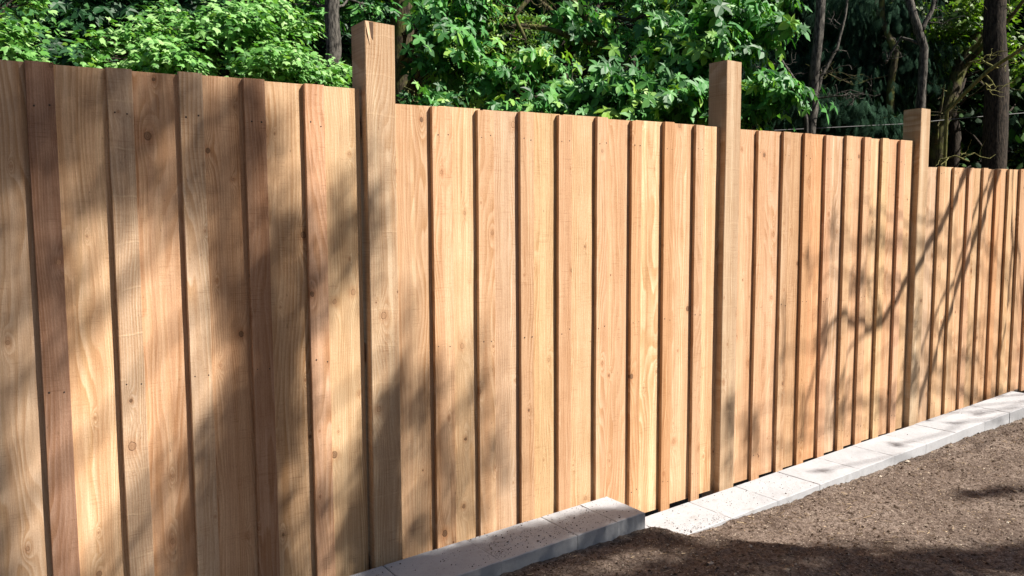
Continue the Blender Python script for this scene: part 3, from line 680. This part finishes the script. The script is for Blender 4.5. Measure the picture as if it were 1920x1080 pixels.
# ---------------- forest behind, individual dark trees sharing three crowns
protos = []
GRP = "dense dark forest trees behind everything else"
for k, (mat, tm, sz) in enumerate([(LEAF_DARK, T_SMALL, .16), (LEAF_CEDAR, T_SPRAY, .30), (LEAF_DARK, T_OVAL, .14)]):
    lb = []
    for j in range(22):
        z = rng.uniform(.6, 9.5); rr = 2.1*(1-z/14); th = rng.uniform(0, 6.28)
        lb.append((np.array([rr*.6*math.cos(th), rr*.6*math.sin(th), z]), (rr*.75, rr*.75, .9), rr))
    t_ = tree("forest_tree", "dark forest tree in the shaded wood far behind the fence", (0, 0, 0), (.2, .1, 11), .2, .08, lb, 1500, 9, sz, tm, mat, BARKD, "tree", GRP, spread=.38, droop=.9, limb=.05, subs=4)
    protos.append(t_)
def copy_tree(o, loc, rz, s):
    c = o.copy(); COL.objects.link(c); c.location = loc; c.rotation_euler = (0, 0, rz); c.scale = (s, s, s)
    for ch in o.children:
        d = ch.copy(); COL.objects.link(d); d.parent = c
    return c
spots = []
for row, (dist, step, sc_) in enumerate([(15.5, 130, 1.0), (18.5, 150, 1.15), (23.0, 170, 1.4), (30, 200, 1.7)]):
    px = -200+rng.uniform(0, 60)
    while px < 2150:
        p = W(px, 400, dist*rng.uniform(.95, 1.08)); spots.append((p[0], p[1], sc_*rng.uniform(.9, 1.2))); px += step*rng.uniform(.8, 1.2)
for i, (x, y, s) in enumerate(spots):
    o = protos[i % 3]
    rz = rng.uniform(0, 6.28)
    if i < 3: o.location = (x, y, -.4); o.rotation_euler = (0, 0, rz); o.scale = (s, s, s)
    else: copy_tree(o, (x, y, -.4), rz, s)
def behind(*a):
    c = copy_tree(*a); c['label'] = 'unseen forest tree added behind the viewer to cut the sky fill'; c['group'] = 'unseen added forest trees behind the viewer'
# unseen forest trees added behind the viewer to block low sky light
for x in np.arange(-14, 27, 4.1):
    behind(protos[int(rng.integers(0, 3))], (x+rng.uniform(-1, 1), -12.5+rng.uniform(-1.5, 1.5), -.2), rng.uniform(0, 6.28), rng.uniform(1.15, 1.4))
for y in (-8, -4, 0): behind(protos[int(rng.integers(0, 3))], (-11+rng.uniform(-1, 1), y, -.2), rng.uniform(0, 6.28), 1.25)
# low undergrowth behind the fence
lb = [(np.array([x, y, .5]), (1.3, .8, .9), 1.0) for x in np.arange(-2, 24, 2.2) for y in (7.6, 10.2)]
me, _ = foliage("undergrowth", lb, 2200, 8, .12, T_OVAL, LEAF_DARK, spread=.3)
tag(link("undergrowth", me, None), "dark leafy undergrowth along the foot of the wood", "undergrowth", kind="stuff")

# the pale cable crossing the wood
mb = MB()
P = [W(1180, 262, 9.4), W(1420, 246, 10), W(1700, 232, 11.0), W(1800, 222, 11.6), W(1930, 211, 12.4), W(2200, 190, 15)]
PP = np.concatenate([np.linspace(P[i], P[i+1], 6)[(0 if i == 0 else 1):] for i in range(len(P)-1)])
tube(mb, PP, np.full(len(PP), .0045), 6)
tag(mb.build("cable", plain("pale_cable_sheath", (.15, .15, .145), .6), smooth=True), "thin pale cable strung through the wood behind the third post", "cable")

# ================================================================== TREES BEHIND THE CAMERA THAT SHADE THE FENCE
def toward(p, L): return np.array(p, float)+U*L
def shade_leaves(spec, size, tmpl):
    CC = []; tw = []
    for (x, y, z, rx, rz, cov, L) in spec:
        # a flattened puff of leaves whose outline across the sun's direction is rx by rz
        c = toward((x, y, z), L); h = np.cross(U, [0, 0, 1.]); h /= np.linalg.norm(h); v = np.cross(h, U)
        # radii measured on the fence plane -> across the rays
        n = int(cov*rx*rz*3.1416*0.62/(size*size*0.30)); n = max(n, 6)
        a = rng.normal(0, .55, (n, 2)); 
        offx = a[:, :1]*rx; offz = a[:, 1:]*rz
        P = c+offx*np.array([1, 0, 0])+offz*np.array([0, 0, 1.])+rng.normal(0, .35, (n, 1))*U
        CC.append(P); tw.append(P)
    C = np.concatenate(CC); n = len(C)
    return C, tw
def shade_tree(name, label, base, top, spec, size, extra, mat, limb=.03):
    root = empty(name, tuple(base)); tag(root, label, "tree"); b = np.array(base, float)
    P = wander(b, top, 16, .02); mb = MB(); tube(mb, P-b, np.linspace(.2, .07, 16), 10, .05)
    C, tw = shade_leaves(spec, size, T_SMALL)
    for s_, t_ in zip(spec, tw):
        c = toward(s_[:3], s_[6]); c2 = c+U*0.5
        j = int(np.argmin(np.abs(P[:, 2]-(c2[2]+.3)))); Q = wander(P[j], c2, 10, .05, -.03)
        tube(mb, Q-b, np.linspace(limb, .008, 10), 5, .05)
        for q in t_[:6]: tube(mb, wander(c2, q, 4, .1)-b, np.linspace(.006, .002, 4), 4, 0, False)
    n = len(C); me = leaves_mesh("crown", C-b, rvec(n)+np.array([0, 0, -.4]), rvec(n)*.8+U*.8, size*rng.uniform(.7, 1.25, n), T_SMALL, mat)
    link("crown", me, None, root)
    for pts, r0, r1 in extra:
        A = [np.array(q, float) for q in pts]
        Q = np.concatenate([wander(A[i], A[i+1], 5, .03)[(0 if i == 0 else 1):] for i in range(len(A)-1)])
        m2 = MB(); tube(m2, Q-b, np.linspace(r0, r1, len(Q)), 7, .05); m2.build("branch", BARK, root, smooth=True)
    mb.build("trunk", BARK, root, smooth=True)
    return root
F = FY
spec = [ # x, y, z, rx, rz, optical depth, distance towards the sun
 (.0, F, 2.25, .25, .3, 1.3, 10), (.35, F, 2.25, .28, .28, 1.3, 10), (.70, F, 2.22, .25, .25, 1.2, 10), (.98, F, 2.2, .15, .22, 1.2, 10), (.0, F, 1.85, .13, .4, 1.3, 10), (.45, F, 1.95, .35, .18, .8, 10), (.85, F, 1.90, .18, .22, 1.1, 10), (1.12, F, 1.75, .10, .22, .9, 10), (.25, F, 1.6, .12, .25, .5, 10),
 (.90, F, 1.55, .12, .2, 1.2, 10), (1.06, F, 1.42, .09, .18, 2.0, 9.5), (1.03, F, 1.18, .10, .18, 3.2, 9), (.98, F, .95, .13, .16, 3.2, 9), (.90, F, .70, .15, .18, 3.0, 9), (1.02, F, .55, .10, .25, 2.4, 9), (.80, F, .40, .17, .18, 2.2, 9), (1.0, F, .25, .14, .18, 2.0, 9), (.72, F, .12, .2, .15, 1.6, 9), (1.16, F, 1.05, .05, .3, 1.0, 9.5),
 (.42, F, .25, .2, .14, .8, 9.5), (.02, F, 1.25, .09, .3, .8, 10), (.0, F, .75, .10, .35, 1.3, 10), (.05, F, .3, .14, .25, 1.2, 10), (1.2, F, 1.5, .06, .3, 1.0, 9.5), (1.38, F, 1.75, .07, .25, .7, 9.5), (1.30, F, 1.45, .05, .18, .4, 9.5), (1.24, F, .5, .06, .3, .6, 9.5), (1.40, F, .35, .06, .2, 1.2, 9),
 (1.66, F, 1.08, .05, .10, 1.3, 8.5), (1.60, F, .88, .08, .12, 2.2, 8.5), (1.55, F, .60, .10, .18, 2.8, 8.5), (1.52, F, .28, .10, .20, 2.8, 8.5), (1.54, F, .05, .12, .15, 2.5, 8.5), (1.50, F, 1.8, .06, .3, .5, 9), (1.80, F, .88, .10, .26, .75, 10), (1.90, F, .62, .11, .26, .7, 10), (2.10, F, .95, .10, .28, .45, 10.5), (2.2, F, .62, .12, .24, .45, 10.5), (1.98, F, .36, .18, .16, .5, 10), (1.72, F, 1.35, .05, .22, .4, 10), (1.74, F, .35, .08, .18, .7, 9.5)]
shade_tree("shade_tree", "leafy tree behind the viewer whose boughs shade the near boards", (5.6, -5.2, 0), (5.2, -4.2, 11.5), [(a, b, c, d*1.1, e*1.1, f*(1.35 if c > 1.8 else (1.5 if a > 1.7 else 2.1)), L) for a, b, c, d, e, f, L in spec], .045, [], LEAF_SHADE)
spec2 = []
for (x, y, r, cov) in [(1.2, 3.10, .25, 1.8), (1.52, 3.12, .19, 2.4), (1.76, 3.12, .18, 2.4), (2.0, 3.12, .18, 2.4), (2.24, 3.12, .17, 2.4), (2.46, 3.11, .15, 2.4), (2.65, 3.10, .12, 2.4), (2.77, 3.04, .09, 2.2), (1.9, 2.88, .14, 2.0), (2.2, 2.88, .14, 2.0), (2.5, 2.88, .13, 2.0), (2.72, 2.87, .11, 2.0), (2.85, 2.75, .12, 1.8), (2.3, 2.5, .3, 1.2), (2.75, 2.4, .25, 1.8), (3.1, 2.45, .22, 2.0), (3.2, 2.70, .10, 1.6), (3.4, 2.35, .2, 2.0), (3.65, 2.2, .22, 2.0), (3.3, 2.0, .3, 2.0), (3.8, 1.85, .3, 2.0), (4.2, 1.75, .22, 2.0), (4.5, 1.55, .25, 2.0), (3.9, 1.35, .3, 2.0), (4.4, 1.15, .3, 2.0), (4.9, 1.35, .25, 1.8), (2.8, 1.8, .35, 1.4), (2.0, 2.3, .3, 1.0), (5.0, .9, .4, 2), (5.5, 1.1, .35, 2), (5.45, 2.12, .10, .9), (5.25, 2.2, .12, .8), (5.75, 1.95, .14, 1.0), (6.1, 1.8, .15, 1.0)]:
    c = (x, y, .05); spec2.append((x, y, .05, r*1.1, r*.9, cov, 8.2))
shade_tree("shade_tree", "second tree behind the viewer whose crown shades the soil", (9.0, -6.5, 0), (8.4, -5.4, 11), [(a, b, c, d*1.15, e*1.15, f*2.0, L) for a, b, c, d, e, f, L in spec2], .05, [], LEAF_SHADE)
# bare spring tree: its limbs draw the slanting shadows at the right
def fl(pts, L):
    q = [toward((x, F, z), L+0.15*i) for i, (x, z) in enumerate(pts)]
    return ([np.array([14.35, -2.1, 9.0]), toward((8.7, F, 4.0), L)]+q) if pts[0][1] > 2.29 else q
L3 = 4.6
br = [(fl([(8.0, 3.4), (7.5, 2.6), (7.2, 2.2), (6.9, 1.84), (6.24, 1.28), (5.93, .99), (5.78, .96)], L3), .060, .026),
      (fl([(5.78, .96), (5.6, 1.02), (5.33, 1.10), (5.2, 1.02), (5.0, .6), (4.85, .3)], L3+.9), .026, .012),
      (fl([(5.78, .96), (5.5, .85), (5.3, .55), (5.15, .2)], L3+.9), .014, .006),
      (fl([(5.93, .99), (5.72, 1.3), (5.62, 1.7)], L3+.8), .012, .005),
      (fl([(8.2, 3.0), (7.78, 2.19), (7.24, 1.37), (6.81, .69), (6.6, .3), (6.5, .0)], L3), .058, .026),
      (fl([(8.0, 2.6), (7.5, 2.0), (7.1, 1.3), (6.75, 1.0), (6.5, .55), (6.1, .25)], L3+.6), .028, .012),
      (fl([(8.1, 2.6), (8.13, 2.1), (8.25, 1.6), (8.2, 1.0), (8.0, .5)], L3), .036, .015),
      (fl([(8.25, 1.6), (8.5, 1.1), (8.6, .6)], L3+.4), .016, .008),
      (fl([(7.9, 2.3), (7.85, 1.7), (7.75, 1.2), (7.7, .6)], L3+.5), .012, .006),
      (fl([(6.9, 1.84), (6.4, 1.75), (5.9, 1.85), (5.5, 1.95)], L3+.7), .010, .005),
      (fl([(6.24, 1.28), (5.9, 1.4), (5.5, 1.3), (5.2, 1.45), (5.0, 1.3)], L3+1.2), .012, .005)]
spec3 = [(5.75, F, 1.7, .10, .2, .45, 6.5), (5.55, F, 1.35, .12, .12, .55, 6.5), (5.1, F, 1.0, .1, .2, .45, 7), (5.2, F, 1.75, .08, .2, .35, 7.5), (4.9, F, 1.5, .07, .2, .3, 8), (5.4, F, .4, .15, .2, .4, 7), (4.9, F, .35, .1, .2, .45, 7), (4.3, F, .35, .07, .2, .6, 8), (4.02, F, .45, .07, .2, .8, 8), (4.0, F, .15, .06, .1, .5, 8), (6.35, F, .55, .08, .35, .5, 6.5), (6.5, F, 1.9, .05, .2, .4, 6), (6.0, F, .3, .15, .15, .4, 7), (7.4, F, .6, .12, .2, .35, 6), (4.62, F, .9, .05, .3, .35, 8),
         (4.75, 3.0, .05, .08, .05, .6, 7), (5.7, 3.0, .05, .09, .05, .7, 7), (6.6, 3.0, .09, .09, .03, .4, 7), (7.1, 3.0, .1, .12, .03, .4, 7)]
shade_tree("shade_tree", "sparse spring tree right of the viewer whose limbs streak the far boards", (14.5, -2.2, 0), (14.3, -2.1, 10.5), [(a, b, c, d, e, f*1.5, L) for a, b, c, d, e, f, L in spec3], .04, br, LEAF_SHADE, .010)

# ================================================================== CRUMBS AND CHIPS
ICO_V = np.array([(0, 0, 1), (.9, 0, .1), (.28, .85, .1), (-.73, .53, .1), (-.73, -.53, .1), (.28, -.85, .1), (0, 0, -.8)])
ICO_F = np.array([[0, 1, 2], [0, 2, 3], [0, 3, 4], [0, 4, 5], [0, 5, 1], [6, 2, 1], [6, 3, 2], [6, 4, 3], [6, 5, 4], [6, 1, 5]])
def crumbs(P, S, flat=.75):
    n = len(P); V = ICO_V[None]*S[:, None, None]*rng.uniform(.55, 1.35, (n, len(ICO_V), 1))*np.array([1, 1, flat])
    th = rng.uniform(0, 6.28, n); c, s = np.cos(th)[:, None], np.sin(th)[:, None]; st = rng.uniform(.7, 1.5, (n, 1))
    X = (V[..., 0]*c-V[..., 1]*s)*st; Y = V[..., 0]*s+V[..., 1]*c
    V = np.stack([X, Y, V[..., 2]], -1)+P[:, None, :]
    F_ = (ICO_F[None]+(np.arange(n)*len(ICO_V))[:, None, None]).reshape(-1, 3)
    return V.reshape(-1, 3), F_
def crumb_mat(name, stops):
    m, t, bs = new_mat(name); g = NG(t); ge = g.n("ShaderNodeNewGeometry")
    g.L.new(g.cramp(ge.outputs["Random Per Island"], stops), bs.inputs["Base Color"]); bs.inputs["Roughness"].default_value = .95; bs.inputs["Specular IOR Level"].default_value = .1
    return m
CR_SOIL = crumb_mat("soil_crumb", [(0, (.035, .024, .016)), (.5, (.085, .060, .042)), (.85, (.15, .11, .08)), (.93, (.30, .24, .18)), (1, (.48, .42, .34))])
CR_CHIP = crumb_mat("wood_chip", [(0, (.06, .042, .028)), (.5, (.20, .14, .085)), (1, (.50, .38, .24))])
n = 26000
X = rng.uniform(1.7, 10, n); Y = 2.86-rng.power(1.6, n)[::-1]*0+-(rng.uniform(0, 1, n)**1.25)*2.4
near = (Y > 2.7) | (rng.random(n) < 1.0)
Z = ground_h(X, Y)
V, F_ = crumbs(np.column_stack([X, Y, Z+.001]), np.clip(rng.lognormal(-5.8, .60, n), .0012, .016))
me = raw_mesh("soil_crumbs", V, F_.ravel(), np.full(len(F_), 3)); tag(link("soil_crumbs", me, CR_SOIL), "loose crumbs and small stones lying over the brown soil", "soil crumbs", kind="stuff")
# chips and straws: thin little sticks lying about
def sticks(P, L, wd):
    n = len(P); th = rng.uniform(0, 6.28, n); d = np.stack([np.cos(th), np.sin(th), rng.normal(0, .12, n)], -1); s = np.stack([-np.sin(th), np.cos(th), np.zeros(n)], -1); u = np.array([0, 0, 1.])
    V = []
    for a, b_, c in ((-1, -1, 0), (-1, 1, 0), (-1, 0, 1), (1, -1, 0), (1, 1, 0), (1, 0, 1)):
        V.append(P+d*L[:, None]*.5*a*(1 if a < 0 else rng.uniform(.8, 1.1, (n, 1)))+s*wd[:, None]*b_+u*wd[:, None]*c*1.2)
    V = np.stack(V, 1); TF = [[0, 2, 1], [3, 4, 5], [0, 3, 5], [0, 5, 2], [1, 2, 5], [1, 5, 4], [0, 1, 4], [0, 4, 3]]
    F_ = (np.array(TF)[None]+(np.arange(n)*6)[:, None, None]).reshape(-1, 3)
    return V.reshape(-1, 3), F_
n = 5200
X = rng.uniform(1.8, 9.5, n); Y = 2.86-(rng.uniform(0, 1, n)**1.2)*2.4
V, F_ = sticks(np.column_stack([X, Y, ground_h(X, Y)+.004]), rng.lognormal(-4.2, .55, n), rng.uniform(.0006, .0022, n))
me = raw_mesh("wood_chips", V, F_.ravel(), np.full(len(F_), 3)); tag(link("wood_chips", me, CR_CHIP), "tiny straw and bark chips scattered on the brown soil", "wood chips", kind="stuff")
# crumbs on the raised blocks, drifts of soil on the first lower block
n = 1500
cx = np.concatenate([rng.uniform(1.2, 2.93, 700), rng.normal(1.86, .07, 130), rng.normal(2.02, .05, 110), rng.normal(2.2, .12, 150), rng.normal(2.62, .1, 150), rng.normal(2.45, .06, 100), rng.uniform(1.7, 2.8, 160)])
cy = np.concatenate([rng.uniform(2.90, 3.19, 700), rng.normal(3.09, .02, 130), rng.normal(2.98, .02, 110), rng.normal(3.07, .03, 150), rng.normal(3.06, .05, 150), rng.normal(3.0, .03, 100), rng.normal(2.93, .02, 160)])
ok = (cy > 2.90) & (cy < 3.19) & (cx < 2.92) & (rng.random(len(cx)) < .65); cx, cy = cx[ok], cy[ok]
P1 = np.column_stack([cx, cy, .141+K*cx+.0005])
cx = np.concatenate([rng.uniform(2.95, 4.6, 520), rng.uniform(2.95, 3.6, 500), rng.uniform(4.4, 7.8, 120)]); cy = np.concatenate([rng.uniform(2.87, 3.17, 520), 2.86+rng.exponential(.05, 500), rng.uniform(2.87, 3.17, 120)]); ok = (cy < 3.17) & (rng.random(len(cx)) < .7)
P2 = np.column_stack([cx[ok], cy[ok], -.047+K*cx[ok]+.0005]); P = np.concatenate([P1, P2])
V, F_ = crumbs(P, np.clip(rng.lognormal(-6.45, .5, len(P)), .0007, .0060))
me = raw_mesh("block_crumbs", V, F_.ravel(), np.full(len(F_), 3)); tag(link("soil_crumbs", me, crumb_mat("dark_crumb", [(0, (.03, .022, .016)), (.8, (.07, .05, .036)), (1, (.18, .13, .09))])), "dark specks of soil sprinkled on top of the concrete blocks", "soil crumbs", kind="stuff")
SC.cycles.max_bounces = 6

# larger clods and stones
n = 260; X = rng.uniform(2.0, 9.5, n); Y = 2.80-(rng.uniform(0, 1, n)**1.1)*2.3
V, F_ = crumbs(np.column_stack([X, Y, ground_h(X, Y)]), np.clip(rng.lognormal(-4.7, .35, n), .005, .022), .6)
me = raw_mesh("stones", V, F_.ravel(), np.full(len(F_), 3)); tag(link("stones", me, CR_SOIL), "scattered clods and pebbles, larger than the crumbs around them", "stones", kind="stuff")
# seedling at the right edge of the soil
sx, sy = 5.28, 1.93; root = empty("weed_seedling", (sx, sy, float(ground_h(np.array([[sx]]), np.array([[sy]]))[0, 0]))); tag(root, "tiny green seedling alone in the soil at the right edge", "weed")
k = 9; me = leaves_mesh("leaves", np.column_stack([rng.normal(0, .008, k), rng.normal(0, .008, k), rng.uniform(.006, .02, k)]), rvec(k)*np.array([1, 1, .3])+np.array([0, 0, .3]), rvec(k)*.4+np.array([0, 0, 1.]), rng.uniform(.016, .028, k), T_OVAL, LEAF_VINE)
link("leaves", me, None, root)
mb = MB(); tube(mb, [(0, 0, -.01), (.002, 0, .01), (0, .002, .02)], [.0015, .0012, .0008], 5); mb.build("stem", LEAF_VINE, root)
